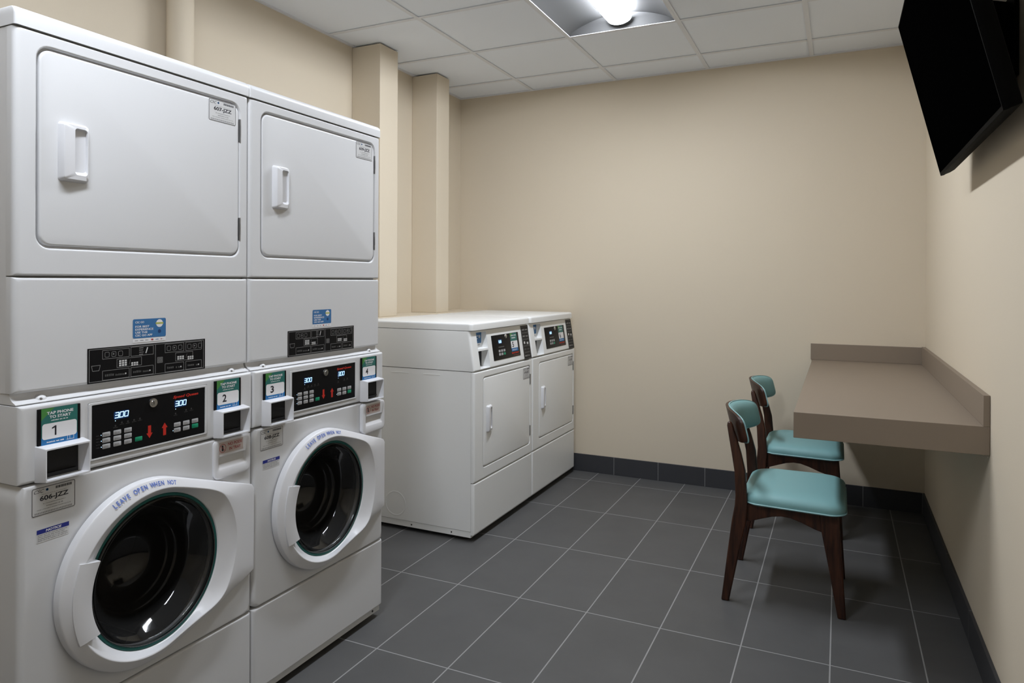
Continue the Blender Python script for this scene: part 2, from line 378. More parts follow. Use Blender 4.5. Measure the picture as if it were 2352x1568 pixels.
def troffer(x0, y0, lensm, label):
    w, l = G, 2*G; t = empty('ceiling_light', (x0+w/2, y0+l/2, ZC), label, 'ceiling light', 'recessed ceiling lights')
    hx, hy = w/2-.014, l/2-.014
    # reflector: two arched wings, coloured dark against lens glare, meeting at a raised centre
    prof = []
    for i in range(25):
        u = -1+2*i/24; prof.append((u*hx, .078*math.cos(u*PI/2)**.8 if abs(u) < 1 else 0))
    bm = bmesh.new(); loft(bm, [[(x, -hy+.02, z+.0015) for x, z in prof], [(x, hy-.02, z+.0015) for x, z in prof]], False, False, closed=False)
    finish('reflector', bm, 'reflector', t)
    for s in (-1, 1):
        bm = bmesh.new()
        y = s*(hy-.02); a = [(x, y, z+.0015) for x, z in prof]; b = [(x, s*hy, 0.0010) for x, z in prof]
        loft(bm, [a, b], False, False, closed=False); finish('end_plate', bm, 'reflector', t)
    bm = bmesh.new()
    for a, b, c, e in ((-w/2+.002, -hx-.0003, -l/2+.002, l/2-.002), (hx+.0003, w/2-.002, -l/2+.002, l/2-.002)): box(bm, a, b, c, e, -.0015, .012)
    for a, b in ((-l/2+.002, -hy-.0003), (hy+.0003, l/2-.002)): box(bm, -hx-.0003, hx+.0003, a, b, -.0015, .012)
    finish('frame', bm, 'tee', t, smooth=False)
    # half-round glowing lens
    def lp(y, k=1): return [(.004+.066*k*math.cos(PI+PI*i/16), y, .046+.036*k*math.sin(PI+PI*i/16)) for i in range(17)]
    bm = bmesh.new(); loft(bm, [lp(-hy+.040), lp(hy-.040)], True, True); finish('lens', bm, lensm, t)
    for s in (-1, 1):
        bm = bmesh.new(); y = s*(hy-.040)
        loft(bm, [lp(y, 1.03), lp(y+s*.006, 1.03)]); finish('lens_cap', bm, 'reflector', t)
    bm = bmesh.new(); box(bm, -hx-.006, hx+.006, -hy-.006, hy+.006, .09, .10)
    for a, b, c, e in ((-hx-.006, -hx-.002, -hy, hy), (hx+.002, hx+.006, -hy, hy), (-hx, hx, -hy-.006, -hy-.002), (-hx, hx, hy+.002, hy+.006)): box(bm, a, b, c, e, .0125, .09)
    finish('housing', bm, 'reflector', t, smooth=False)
    return t
troffer(GX+G, GY, 'lens', 'white recessed troffer with a glowing half-round lens above the dryers and chairs')
troffer(GX+G, GY-4*G, 'lens2', 'second white recessed troffer, above and behind the viewpoint')

# painted pipe against the left wall
bm = bmesh.new(); n = 32
loft(bm, [[(XL+.075+.054*math.cos(2*PI*i/n), 1.155+.054*math.sin(2*PI*i/n), z) for i in range(n)] for z in (0, ZC+.003)])
tag(finish('painted_pipe', bm, 'wall'), 'round beige painted vertical pipe on the left wall behind the stacked machines', 'pipe')

# ------------------------------------------------------------------ stacked washer and dryer
W = .683
def handle(parent, y0, y1, z0, z1, xbase=0, depth=.026):
    w = y1-y0; bm = bmesh.new()
    xf = lambda y, z: xbase + depth - depth*.45*((y-y0)/w) - .0035*((z-(z0+z1)/2)/((z1-z0)/2))**2
    k = 5; m_ = .006
    L = [X(rr(y0-.003, y1+.001, z0-.003, z1+.003, .008, k), xbase), X(rr(y0, y1, z0, z1, .007, k), lambda y, z: xf(y, z)-.003),
         X(rr(y0+.003, y1-.002, z0+.003, z1-.003, .006, k), xf),
         X(rr(y0+.42*w, y1-.005, z0+.014, z1-.009, .008, k), xf), X(rr(y0+.42*w+.001, y1-.006, z0+.015, z1-.010, .007, k), lambda y, z: xf(y, z)-.002),
         X(rr(y0+.42*w+.002, y1-.006, z0+.022, z1-.011, .007, k), xbase+.003)]
    loft(bm, L); return finish('handle', bm, 'plastic', parent, ang=40)

def arc_letters(parent, s, cy, cz, r, a0, a1, size, x):
    d = Decal((x, 0, 0)); n = len(s)
    for i, ch in enumerate(s):
        if ch == ' ': continue
        a = a0+(a1-a0)*i/(n-1); V, Fc, p, q, b0, b1 = text_mesh(ch, .03, 0); rot = a-PI/2
        k = size/.73; wdt = (q-p)*k
        vs = []
        for X_, Y_ in V:
            u, v = (X_-p)*k*.86-wdt*.43, Y_*k-size/2
            uu, vv = u*math.cos(rot)-v*math.sin(rot), u*math.sin(rot)+v*math.cos(rot)
            rad = math.hypot(r*math.cos(a)+uu, r*math.sin(a)+vv); q_ = d.P(cy+r*math.cos(a)+uu, cz+r*math.sin(a)+vv, 1)
            q_.x = .0488+(.2285-rad)/.018*.0112+.00045; vs.append(d.bm.verts.new(q_))
        for f in Fc:
            try: d.bm.faces.new([vs[j] for j in f]).material_index = d.mi('lblue')
            except ValueError: pass
    o = d.done('door_lettering', parent); o['label'] = 'blue lettering LEAVE OPEN WHEN NOT'; return o

def washer_door(root):
    CY, CZ = .342, .557
    NA = 144; A = [2*PI*i/NA for i in range(NA)]
    oc, orad = (.308, .568), .233; tab = [(.681, .690), (.681, .431)]
    # outline: hull of the ring circle and the hinge tab
    pts = [(oc[0]+orad*math.cos(a), oc[1]+orad*math.sin(a)) for a in (2*PI*i/360 for i in range(360))]+tab
    pts = sorted(set(pts)); hull = []
    def cr(o, a, b): return (a[0]-o[0])*(b[1]-o[1])-(a[1]-o[1])*(b[0]-o[0])
    lo, hi = [], []
    for p in pts:
        while len(lo) > 1 and cr(lo[-2], lo[-1], p) <= 0: lo.pop()
        lo.append(p)
    for p in reversed(pts):
        while len(hi) > 1 and cr(hi[-2], hi[-1], p) <= 0: hi.pop()
        hi.append(p)
    hull = lo[:-1]+hi[:-1]
    def O(a):
        d = (math.cos(a), math.sin(a)); best = 0
        for p, q in zip(hull, hull[1:]+hull[:1]):
            ex, ey = q[0]-p[0], q[1]-p[1]; den = d[0]*ey-d[1]*ex
            if abs(den) < 1e-12: continue
            t = ((p[0]-CY)*ey-(p[1]-CZ)*ex)/den; s = ((p[0]-CY)*d[1]-(p[1]-CZ)*d[0])/den
            if t > 0 and -1e-6 <= s <= 1+1e-6: best = max(best, t)
        return best
    RO = [O(a) for a in A]
    def K(a):      # crest where the ring turns down towards the glass
        cy, cz, ry, rz = .3515, .5585, .2455, .2185
        d = (math.cos(a), math.sin(a)); ox, oz = (CY-cy)/ry, (CZ-cz)/rz; dx, dz = d[0]/ry, d[1]/rz
        A_, B_, C_ = dx*dx+dz*dz, ox*dx+oz*dz, ox*ox+oz*oz-1
        return (-B_+math.sqrt(B_*B_-A_*C_))/A_
    def smin(p, q, k=.025):
        h = max(0, min(1, .5+.5*(q-p)/k)); return q*(1-h)+p*h-k*h*(1-h)
    RK = [smin(K(a)+.001, o-.022) for a, o in zip(A, RO)]
    def sst(t): t = max(0, min(1, t)); return t*t*(3-2*t)
    def ring(R, xf): return [(xf(a, CY+r*math.cos(a)) if callable(xf) else xf, CY+r*math.cos(a), CZ+r*math.sin(a)) for a, r in zip(A, R)]
    top = lambda a, y: .060-.028*sst((y-.50)/.18)
    flat = [sst((o-k-.030)/.05) for o, k in zip(RO, RK)]         # 1 on the hinge tab, 0 around the ring
    fl = lambda a: flat[int(round(a/(2*PI)*NA)) % NA]
    low = lambda dz: (lambda a, y: top(a, y)-dz*(1-.72*fl(a)))
    GR = .194
    bm = bmesh.new()
    L = [ring([r-.004 for r in RO], .0225), ring(RO, .025), ring(RO, low(.016)), ring([r-.0008 for r in RO], low(.0140)), ring([r-.0025 for r in RO], low(.0125)),
         ring([r-.0045 for r in RO], low(.0112)), ring([k+.003+(r-k-.022)*.5*f for k, r, f in zip(RK, RO, flat)], top), ring([k+.0015 for k in RK], lambda a, y: top(a, y)+.0006), ring(RK, lambda a, y: top(a, y)+.0004), ring([k-.002 for k in RK], lambda a, y: top(a, y)-.001),
         ring([k*.5+GR*.5 for k in RK], lambda a, y: .047-.002*(math.cos(a) > 0)), ring([GR+.002]*NA, .036), ring([GR]*NA, .033), ring([GR]*NA, .0225)]
    loft(bm, L+[L[0]], False, False)
    door = finish('washer_door', bm, 'plastic', root, ang=32)
    # teal gasket and moulded glass rim
    rg = lambda r, x: [(x, CY+r*math.cos(a), CZ+r*math.sin(a)) for a in A]
    bm = bmesh.new(); loft(bm, [rg(GR-.0005, .0235), rg(GR-.0005, .032), rg(GR-.003, .034), rg(GR-.008, .033), rg(GR-.009, .0235)]+[rg(GR-.0005, .0235)], False, False); finish('gasket', bm, 'teal', door)
    bm = bmesh.new()
    prof = [(.185, .026), (.185, .0345), (.1835, .036), (.1805, .036), (.180, .033), (.177, .0335), (.1765, .0355), (.174, .0355), (.1735, .031), (.171, .028), (.168, .026), (.160, .0165), (.150, .004), (.140, -.0085), (.131, -.022), (.127, -.036), (.1245, -.048), (.122, -.050), (.119, -.054), (.115, -.070), (.112, -.073), (.108, -.078), *[(.108*math.cos(q*PI/20), -.078-.075*math.sin(q*PI/20)) for q in range(1, 10)], (.002, -.153)]
    loft(bm, [rg(r, x) for r, x in prof], False, True); finish('door_glass', bm, 'glass', door, ang=60)
    # grip plate bridging the ring and the glass on the left
    bm = bmesh.new(); hy_, hz_ = .330, .5605; n = 22; a0, a1 = math.radians(180-27), math.radians(180+27)
    aa = [a0+(a1-a0)*i/n for i in range(n+1)]
    def arc(r, x, e=0): return [(x, hy_+r*math.cos(a), hz_+(r if abs(math.sin(a)) < 2 else r)*math.sin(a)) for a in aa]
    def arcg(r, x): return [(x, hy_+r*math.cos(PI+(a-PI)*.232/r*.83), hz_-.098*((a-PI)/(a1-PI))*(.86+.10*(r-.18)/.05)) for a in aa]
    loft(bm, [arcg(.232, .046), arcg(.232, .0605), arcg(.222, .0625), arcg(.191, .0625), arcg(.187, .061), arcg(.186, .052), arcg(.186, .040)], False, False, closed=False)
    bm.verts.ensure_lookup_table(); rows = 7; cnt = n+1
    for e in (0, n):
        bm.faces.new([bm.verts[r*cnt+e] for r in range(rows)])
    finish('door_grip', bm, 'plastic', door, ang=40)
    arc_letters(door, 'LEAVE OPEN WHEN NOT', .308, .568, .2205, math.radians(117.8), math.radians(72), .0105, 0)
    # dark steel drum seen through the glass
    bm = bmesh.new(); loft(bm, [rg(.178, .012), rg(.205, -.02), rg(.235, -.03), rg(.235, -.36), rg(.15, -.37), rg(.10, -.35), rg(.02, -.35)], False, True)
    for i in range(3):
        a = 2*PI*i/3+.5; c, s = math.cos(a), math.sin(a)
        def q(r, t, x): return (x, CY+r*c-t*s, CZ+r*s+t*c)
        loft(bm, [[q(.234, -.035, x), q(.19, -.012, x), q(.185, 0, x), q(.19, .012, x), q(.234, .035, x)] for x in (-.06, -.34)], True, True)
    finish('drum', bm, 'drum', root, ang=30)
    return door

def detergent_drawer(root, opened):
    x = .0205+opened; bm = bmesh.new(); y0, y1, z0, z1 = .529, .668, .741, .850
    def shape(i): # bottom edge bowed
        P = []
        for y, z in rr(y0+i, y1-i, z0+i, z1-i, .014, 6):
            if z < (z0+z1)/2: z -= .010*math.sin(PI*(y-y0)/(y1-y0))
            P.append((y, z))
        return P
    k = 6
    L = [X(shape(0), .015 if not opened else .0215), X(shape(0), x+.004), X(shape(.003), x+.007), X(shape(.006), x+.0075),
         X(rr(.543, .651, .764, .803, .006, k), x+.0075), X(rr(.545, .649, .767, .8015, .006, k), x+.006), X(rr(.549, .644, .785, .8010, .005, k), x-.004), ]
    loft(bm, L); dr = finish('detergent_drawer', bm, 'plastic', root, ang=35)
    d = Decal((x+.0077, .545, .8095)); w, h = .091, .034
    d.rect(0, 0, w, h, 'pink', 1); d.disc(.014, .016, .0125, 'redink', 2, 20, t=.0018)
    d.disc(.013, .021, .0035, 'ink', 2, 10); d.rect(.010, .008, .017, .018, 'ink', 2); d.line(.006, .024, .022, .008, .0014, 'redink', 3)
    d.text('NO PODS', .033, .020, .086, .029, 'redink', 2, bold=.03); d.text('IN TRAY', .038, .006, .082, .015, 'redink', 2, bold=.03)
    o = d.done('warning_sticker', dr); o['label'] = 'pale sticker reading NO PODS IN TRAY in red'
    return dr

def card_reader(root, y0):
    """open fronted white hood over a black reader face; y0 = left of its base"""
    bm = bmesh.new(); x0, x1, z0, z1 = .0195, .051, .860, .937
    yl, yr, fl, fr = y0, y0+.112, y0+.0055, y0+.1095
    k = 3
    def R(a, b, c, e, x): return X(rr(a, b, c, e, .002, k), x)
    L = [R(yl, yr, z0-.002, z1+.002, x0), R(yl+.001, yr, z0-.002, z1+.002, x0+.004), R(fl, fr, z0, z1-.002, x1-.001), R(fl+.0008, fr-.0008, z0+.0008, z1-.0028, x1),
         R(fl+.003, fr-.003, z0+.004, z1-.006, x1), R(fl+.006, fr-.012, z0+.0035, z1-.010, x0+.003)]
    loft(bm, L); h = finish('card_reader', bm, 'plastic', root, ang=30)
    bm = bmesh.new(); box(bm, x0+.0032, x0+.005, fl+.007, fr-.013, z0+.005, z1-.011); box(bm, x0+.005, x0+.012, fl+.012, fr-.020, z0+.012, z0+.016)
    finish('reader_face', bm, 'slot', h, smooth=False)
    return h

def key(root, y, z, w, h, ma, name='keypad_button', x=.0212):
    bm = bmesh.new(); loft(bm, [X(rr(y-w/2, y+w/2, z-h/2, z+h/2, .0018, 3), x-.0004), X(rr(y-w/2, y+w/2, z-h/2, z+h/2, .0018, 3), x+.0006), X(rr(y-w/2+.0006, y+w/2-.0006, z-h/2+.0006, z+h/2-.0006, .0014, 3), x+.001)])
    o = finish(name, bm, [ma, 'ink'], root)
    if ma == 'key':
        d = Decal((x+.0009, 0, 0)); d.fine(y-.0068, y+.0068, z-.0018, .0036, 'grey', 1, int(y*z*1e5)); l = d.done('key_lettering', o)
        me = o.data; bm = bmesh.new(); bm.from_mesh(me); n0 = len(bm.faces); bm.from_mesh(l.data)      # the legend belongs to the key itself
        bm.faces.ensure_lookup_table(); me.materials.append(M['grey'])
        for f in bm.faces[n0:]: f.material_index = 2
        bm.to_mesh(me); bm.free(); bpy.data.objects.remove(l)
    return o

def display_panel(root, x=.0212):
    bm = bmesh.new(); loft(bm, [X(rr(.168, .500, .882, 1.0095, .002, 3), x-.003), X(rr(.168, .500, .882, 1.0095, .002, 3), x)]); p = finish('display_panel', bm, 'black', root)
    for cy in (.205, .234, .263):
        for cz in (.934, .9198, .9053): key(p, cy, cz, .0205, .0112, 'key')
    for cy, cz in ((.4093, .9211), (.4382, .9211), (.4671, .9214), (.4093, .9066), (.4382, .9067)): key(p, cy, cz, .021, .0115, 'key')
    key(p, .2931, .9056, .0205, .0112, 'kgreen', 'start_button'); key(p, .4673, .9072, .021, .0115, 'kgreen', 'start_button')
    for y0, y1, z0, z1 in ((.2268, .2625, .9690, .9835), (.4022, .4362, .9705, .9850)):
        d = Decal((x, 0, 0)); d.rect(y0-.002, z0-.003, y1+.003, z1+.002, 'ledhalo', 1, r=.003)
        # seven-segment digits 3.00
        w = (y1-y0)*.27; h = z1-z0; t = h*.13
        for i, segs in enumerate(('acdgb', 'abcdef', 'abcdef')):
            u0 = y0+i*(y1-y0)*.365; sh = lambda v: (v-z0)*.16
            S = {'a': (0, 1, 1, 1), 'd': (0, 0, 1, 0), 'g': (0, .5, 1, .5), 'b': (1, .5, 1, 1), 'c': (1, 0, 1, .5), 'e': (0, 0, 0, .5), 'f': (0, .5, 0, 1)}
            for s_ in segs:
                a, b, c, e = S[s_]; b, e = z0+t/2+b*(h-t), z0+t/2+e*(h-t)
                d.line(u0+a*w+sh(b), b, u0+c*w+sh(e), e, t, 'led', 2)
        d.rect(y0+w*1.15, z0, y0+w*1.15+t, z0+t, 'led', 2)
        o = d.done('price_digits', p); o['label'] = 'glowing blue-white digits reading 3.00'
    for y, z in ((.2286, .9629), (.1915, .9344), (.192, .9199), (.192, .9054), (.4038, .9637), (.3958, .9068)):
        d = Decal((x, 0, 0)); d.disc(y, z, .0011, 'led', 2, 8); d.done('indicator_light', p)
    d = Decal((x, 0, 0))
    d.poly([(.3200, .9340), (.3200, .9145), (.3155, .9145), (.3246, .9012), (.3336, .9145), (.3290, .9145), (.3290, .9340)][::-1], 'red', 1)
    o = d.done('arrow', p); o['label'] = 'red arrow pointing down'
    d = Decal((x, 0, 0))
    d.poly([(.3653, .9003), (.3653, .9200), (.3608, .9200), (.3698, .9334), (.3789, .9200), (.3743, .9200), (.3743, .9003)], 'red', 1)
    d.done('arrow', p)['label'] = 'red arrow pointing up'
    d = Decal((x, 0, 0)); d.text('Speed Queen', .396, .9905, .478, 1.0, 'red', 1, bold=.035, shear=.25); d.done('brand_lettering', p)['label'] = 'red slanted brand lettering'
    for i, (y, z) in enumerate(((.2291, .9497), (.2463, .9549), (.263, .9547), (.28, .9552), (.2966, .9557), (.4038, .9505), (.4375, .9547), (.4549, .9557))):
        d = Decal((x, 0, 0)); d.fine(y-.006, y+.006, z-.004, .0013, 'dim', 1, i); d.disc(y, z+.001, .0024, 'dim', 1, 6, t=.0012); d.done('cycle_icon', p)
    for z in (.9344, .927, .9199, .9125, .9054):
        d = Decal((x, 0, 0)); d.fine(.179, .189, z-.0008, .0013, 'dim', 1, int(z*9999)); d.done('cycle_lettering', p)
    bm = bmesh.new(); cyl_x(bm, x, x+.004, .3335, .9916, .0122, .0115, 28); cyl_x(bm, x+.004, x+.0052, .3335, .9916, .007, .0065, 20); box(bm, x+.005, x+.0056, .3325, .3345, .987, .996, 1)
    o = finish('lock', bm, ['chrome', 'gap'], p); o['label'] = 'round chrome lock'
    return p

def diagram(root, x, y0, y1, z0, z1):
    w, h = y1-y0, z1-z0; d = Decal((x, y0, z0)); t = .0011
    d.rect(0, 0, w, h, 'black', 1); d.frame(.004, .003, w-.005, h-.003, t, 'grey', 2)
    d.rect(.535*w, .003, .535*w+t, h-.003, 'grey', 2)
    B = [(.11, .32, .08, .34), (.33, .52, .06, .34), (.22, .42, .37, .63), (.11, .32, .67, .95), (.33, .52, .67, .95), (.62, .795, .06, .34), (.81, .965, .06, .34), (.715, .88, .37, .64), (.62, .795, .68, .95), (.81, .965, .68, .95)]
    for i, (a, b, c, e) in enumerate(B):
        d.frame(a*w, h*(1-e), b*w, h*(1-c), t*.9, 'grey', 2); m_ = h*(1-(c+e)/2)
        if i in (2, 7):
            for r in range(3 if i == 2 else 2):
                for q in range(3): d.rect((a+.018+q*.022)*w, m_-.008+r*.0055, (a+.018+q*.022+.017)*w, m_-.008+r*.0055+.0042, 'silver', 2)
            for r in range(2):
                for q in range(3): d.rect((a+.115+q*.02)*w, m_-.011+r*.0055, (a+.115+q*.02+.015)*w, m_-.011+r*.0055+.0042, 'silver', 2)
            d.line((a+.098)*w, m_-.006, (a+.108)*w, m_+.006, .0006, 'grey', 2)
        elif i in (0, 5, 6):
            for q in range(3): d.frame((a+.018+q*.052)*w, m_-.007, (a+.018+q*.052+.035)*w, m_+.006, .0009, 'grey', 2, r=.003); 
            d.disc((a+.085)*w, m_, .002, 'grey', 2, 8)
        elif i == 1:
            for r in range(4): d.fine((a+.07)*w, (a+.105)*w, m_-.010+r*.0055, .0025, 'grey', 2, r)
            d.line((a+.125)*w, m_-.007, (a+.14)*w, m_+.008, .003, 'silver', 2)
        else:
            d.fine((a+.02)*w, (a+.09)*w, m_-.003, .006, 'dim', 2, i); d.fine((a+.10)*w, (b-.02)*w, m_-.004, .005, 'dim', 2, i+9); d.disc((b-.03)*w, m_-.001, .002, 'silver', 3, 8)
    d.line(.03*w, .50*h, .095*w, .50*h, t, 'grey', 2); d.line(.038*w, .35*h, .085*w, .35*h, t, 'grey', 2); d.line(.03*w, .5*h, .038*w, .35*h, t, 'grey', 2); d.line(.095*w, .5*h, .085*w, .35*h, t, 'grey', 2)
    d.rect(.553*w, .37*h, .60*w, .55*h, 'dim', 2); d.frame(.553*w, .37*h, .60*w, .55*h, .0008, 'grey', 3); d.frame(.565*w, .42*h, .588*w, .50*h, .0008, 'grey', 3)
    o = d.done('operating_chart', root); o['label'] = 'black operating chart with white outlined boxes and symbols'; return o

def app_sticker(root, x, y0, y1, z0, z1):
    w, h = y1-y0, z1-z0; d = Decal((x, y0, z0)); d.rect(0, 0, w, h, 'appblue', 1, r=.004)
    for st, a, b, v in (('CSC GO', .07, .33, .78), ('FOR BEST', .07, .49, .55), ('EXPERIENCE', .07, .61, .40), ('USE THE', .07, .43, .245), ('CSC GO APP', .07, .58, .09)):
        d.text(st, a*w, v*h, b*w, (v+.105)*h, 'white', 2, bold=.02)
    d.disc(.80*w, .73*h, .105*w, 'white', 2, 24); d.rect(.68*w, .69*h, .92*w, .78*h, 'lime', 3); d.disc(.80*w, .30*h, .05*w, 'ledhalo', 2, 12)
    d.rect(0, -.22*h, w, -.015*h, 'white', 1)
    for i, c in enumerate(('grey', 'grey', 'grey', 'red', 'bluep', 'redink')): 
        if c == 'red': d.disc((.10+i*.155)*w, -.115*h, .0022, c, 2, 10); d.disc((.10+i*.155)*w+.0025, -.115*h, .0022, 'redink', 3, 10)
        else: d.fine((.06+i*.155)*w, (.16+i*.155)*w, -.145*h, .0024, c, 2, i)
    o = d.done('app_sticker', root); o['label'] = 'blue app sticker with white lettering'; return o

def notice(root, x, y0, y1, z0, z1):
    w, h = y1-y0, z1-z0; d = Decal((x, y0, z0)); d.rect(0, 0, w, h, 'silver', 1); d.rect(0, h*.66, w, h, 'navy', 2)
    d.text('NOTICE', .27*w, .73*h, .76*w, .92*h, 'white', 3, bold=.03, shear=.2)
    for i, v in enumerate((.52, .38, .24, .10)): d.fine(.03*w, (.95-.08*(i == 1))*w, v*h, .0022, 'grey', 2, i)
    o = d.done('notice_sticker', root); o['label'] = 'small blue and grey NOTICE sticker'; return o

def stack(y, label, plate_dryer, plate_washer, numbers, opened):
    t = empty('stacked_washer_dryer', (0, y, 0), label, 'washer dryer', 'stacked washer dryers on the left'); a, b = .0015, W-.0015; XBK = -.70
    # dryer cabinet with its door
    bm = bmesh.new(); L = rbox(bm, a, b, 1.3195, 1.8715, -.028, 0, .013, zr=.004); loft(bm, inset_door(bm, L, .050, .646, 1.383, 1.842, .030, .013)); finish('door_surround', bm, 'enamel', t, ang=50)
    boxobj('dryer_cabinet', 'enamel', XBK, -.0295, a+.0008, b-.0008, 1.058, 1.8715, t)
    bm = bmesh.new(); L = [X(rr(.0565, .6435, 1.389, 1.8365, .026), -.012)]
    for i in range(5):
        q = i/4*PI/2; s_ = .005*(1-math.cos(q)); L.append(X(rr(.0565+s_, .6435-s_, 1.389+s_, 1.8365-s_, .026), -.006+.005*math.sin(q)))
    loft(bm, L); door = finish('dryer_door', bm, 'enamel', t, ang=50)
    handle(door, .101, .169, 1.544, 1.677, -.001, .021)
    for z0, z1 in ((1.728, 1.797), (1.432, 1.500)):
        bm = bmesh.new(); box(bm, -.008, .0012, .6455, .6490, z0, z1); box(bm, -.004, .0022, .6462, .6482, z0+.018, z1-.018); finish('hinge', bm, 'metal', door, smooth=False)['label'] = 'grey metal hinge'
    number_plate(door, -.0007, .530, .630, 1.773, 1.836, plate_dryer)
    # rounded lid
    bm = bmesh.new(); L = []
    for i in range(6):
        q = i/5*PI/2; L.append([(XBK if x < -.3 else x, y_, 1.898+.018*math.sin(q)) for x, y_ in [(px, py) for px, py in rr(XBK, .003-.018*(1-math.cos(q)), a-.0012+.018*(1-math.cos(q))*.2, b+.0012-.018*(1-math.cos(q))*.2, .007, 6)]])
    L = [[(x, y_, 1.8735) for x, y_, z in L[0]]]+L; loft(bm, L); finish('dryer_lid', bm, 'enamel', t, ang=50)
    # lower dryer panel
    bm = bmesh.new(); loft(bm, rbox(bm, a, b, 1.058, 1.3165, -.028, 0, .013, zr=.006)); pn = finish('service_panel', bm, 'enamel', t, ang=50)
    app_sticker(t, .0004, .291, .389, 1.1605, 1.210); diagram(t, .0004, .170, .519, 1.059, 1.1445)
    # coved transition with two screw bosses
    bm = bmesh.new(); prism_y(bm, [(XBK, 1.0575), (-.017, 1.0575), (-.0165, 1.052), (-.013, 1.046), (-.007, 1.041), (.003, 1.0365), (.005, 1.035), (.005, 1.0335), (XBK, 1.0335)], a+.002, b-.002); cv = finish('coved_rail', bm, 'enamel', t, ang=50)
    for yy in (.066, .622):
        bm = bmesh.new(); sphere(bm, (-.012, yy, 1.036), (.013, .015, .014), 10); o = finish('screw_boss', bm, 'enamel', cv); 
        bm = bmesh.new(); cyl_x(bm, -.006, .0004, yy-.004, 1.0405, .0032, .0028, 12); finish('screw', bm, 'metal', cv)
    # control panel
    bm = bmesh.new(); L = rbox(bm, a+.001, b-.001, .8585, 1.0315, XBK, .020, .010, zr=.006)
    L += [X(rr(.158, .510, .8755, 1.0175, .004), .020), X(rr(.1585, .5095, .876, 1.017, .004), .0185), X(rr(.160, .508, .8775, 1.0155, .004), .0185), X(rr(.1605, .5075, .878, 1.015, .003), .0225), X(rr(.167, .501, .881, 1.0105, .002), .0225), X(rr(.1675, .5005, .8815, 1.010, .002), .0190)]
    loft(bm, L); finish('control_panel', bm, 'enamel', t, ang=40)
    display_panel(t)
    tap_sign(t, .0245, .0400, .1380, .9385, 1.0210, numbers[0]); tap_sign(t, .0245, .5325, .6305, .9385, 1.0220, numbers[1])
    card_reader(t, .036); card_reader(t, .5325)
    # washer body with the round opening
    bm = bmesh.new(); L = rbox(bm, a+.001, b-.001, .3035, .8545, XBK, .020, .014, zr=.006); n = 144
    L2 = []
    for lp in L:          # the same outline resampled by angle so that the round opening stays round
        P2 = [(p[1]-.342, p[2]-.557) for p in lp]; o = []
        for i in range(n):
            an = 2*PI*i/n+.011; dx, dz = math.cos(an), math.sin(an); best = 0
            for (ax, az), (bx, bz) in zip(P2, P2[1:]+P2[:1]):
                ex, ez = bx-ax, bz-az; den = dx*ez-dz*ex
                if abs(den) < 1e-12: continue
                tt = (ax*ez-az*ex)/den; ss = (ax*dz-az*dx)/den
                if tt > 0 and -1e-4 <= ss <= 1.0001: best = max(best, tt)
            o.append((lp[0][0], .342+best*dx, .557+best*dz))
        L2.append(o)
    circ = [(.342+.182*math.cos(2*PI*i/n+.011), .557+.182*math.sin(2*PI*i/n+.011)) for i in range(n)]
    L2 += [X(circ, .020), X(circ, .011)]; loft(bm, L2, True, False); finish('washer_cabinet', bm, 'enamel', t, ang=40)
    washer_door(t)
    number_plate(t, .0203, .0295, .1285, .782, .8455, plate_washer); notice(t, .0203, .041, .114, .7215, .7505)
    detergent_drawer(t, opened)
    # kick panel and feet
    bm = bmesh.new(); loft(bm, rbox(bm, a+.001, b-.001, .046, .2995, XBK, .020, .012, zr=.004)); finish('lower_panel', bm, 'enamel', t, ang=50)
    bm = bmesh.new(); box(bm, XBK, .008, a+.006, b-.006, .0215, .0445); cyl_x(bm, .008, .0095, b-.05, .033, .004, None, 10, 1); finish('base_rail', bm, ['enamel_side', 'gap'], t, smooth=False)
    for fx in (-.62, -.08):
        for fy in (.06, W-.06):
            bm = bmesh.new(); n = 16; loft(bm, [[(fx+r*math.cos(2*PI*i/n), fy+r*math.sin(2*PI*i/n), z) for i in range(n)] for r, z in ((.020, 0), (.022, .008), (.01, .010), (.01, .0215))]); finish('levelling_foot', bm, 'gap', t)
    return t
stack(0, 'white stacked washer dryer nearest the viewer, with tap signs numbered 1 and 2', '607-JZZ', '606-JZZ', '12', 0)
stack(W, 'white stacked washer dryer with tap signs 3 and 4, farther of the two stacks', '609-JZZ', '608-JZZ', '34', .010)

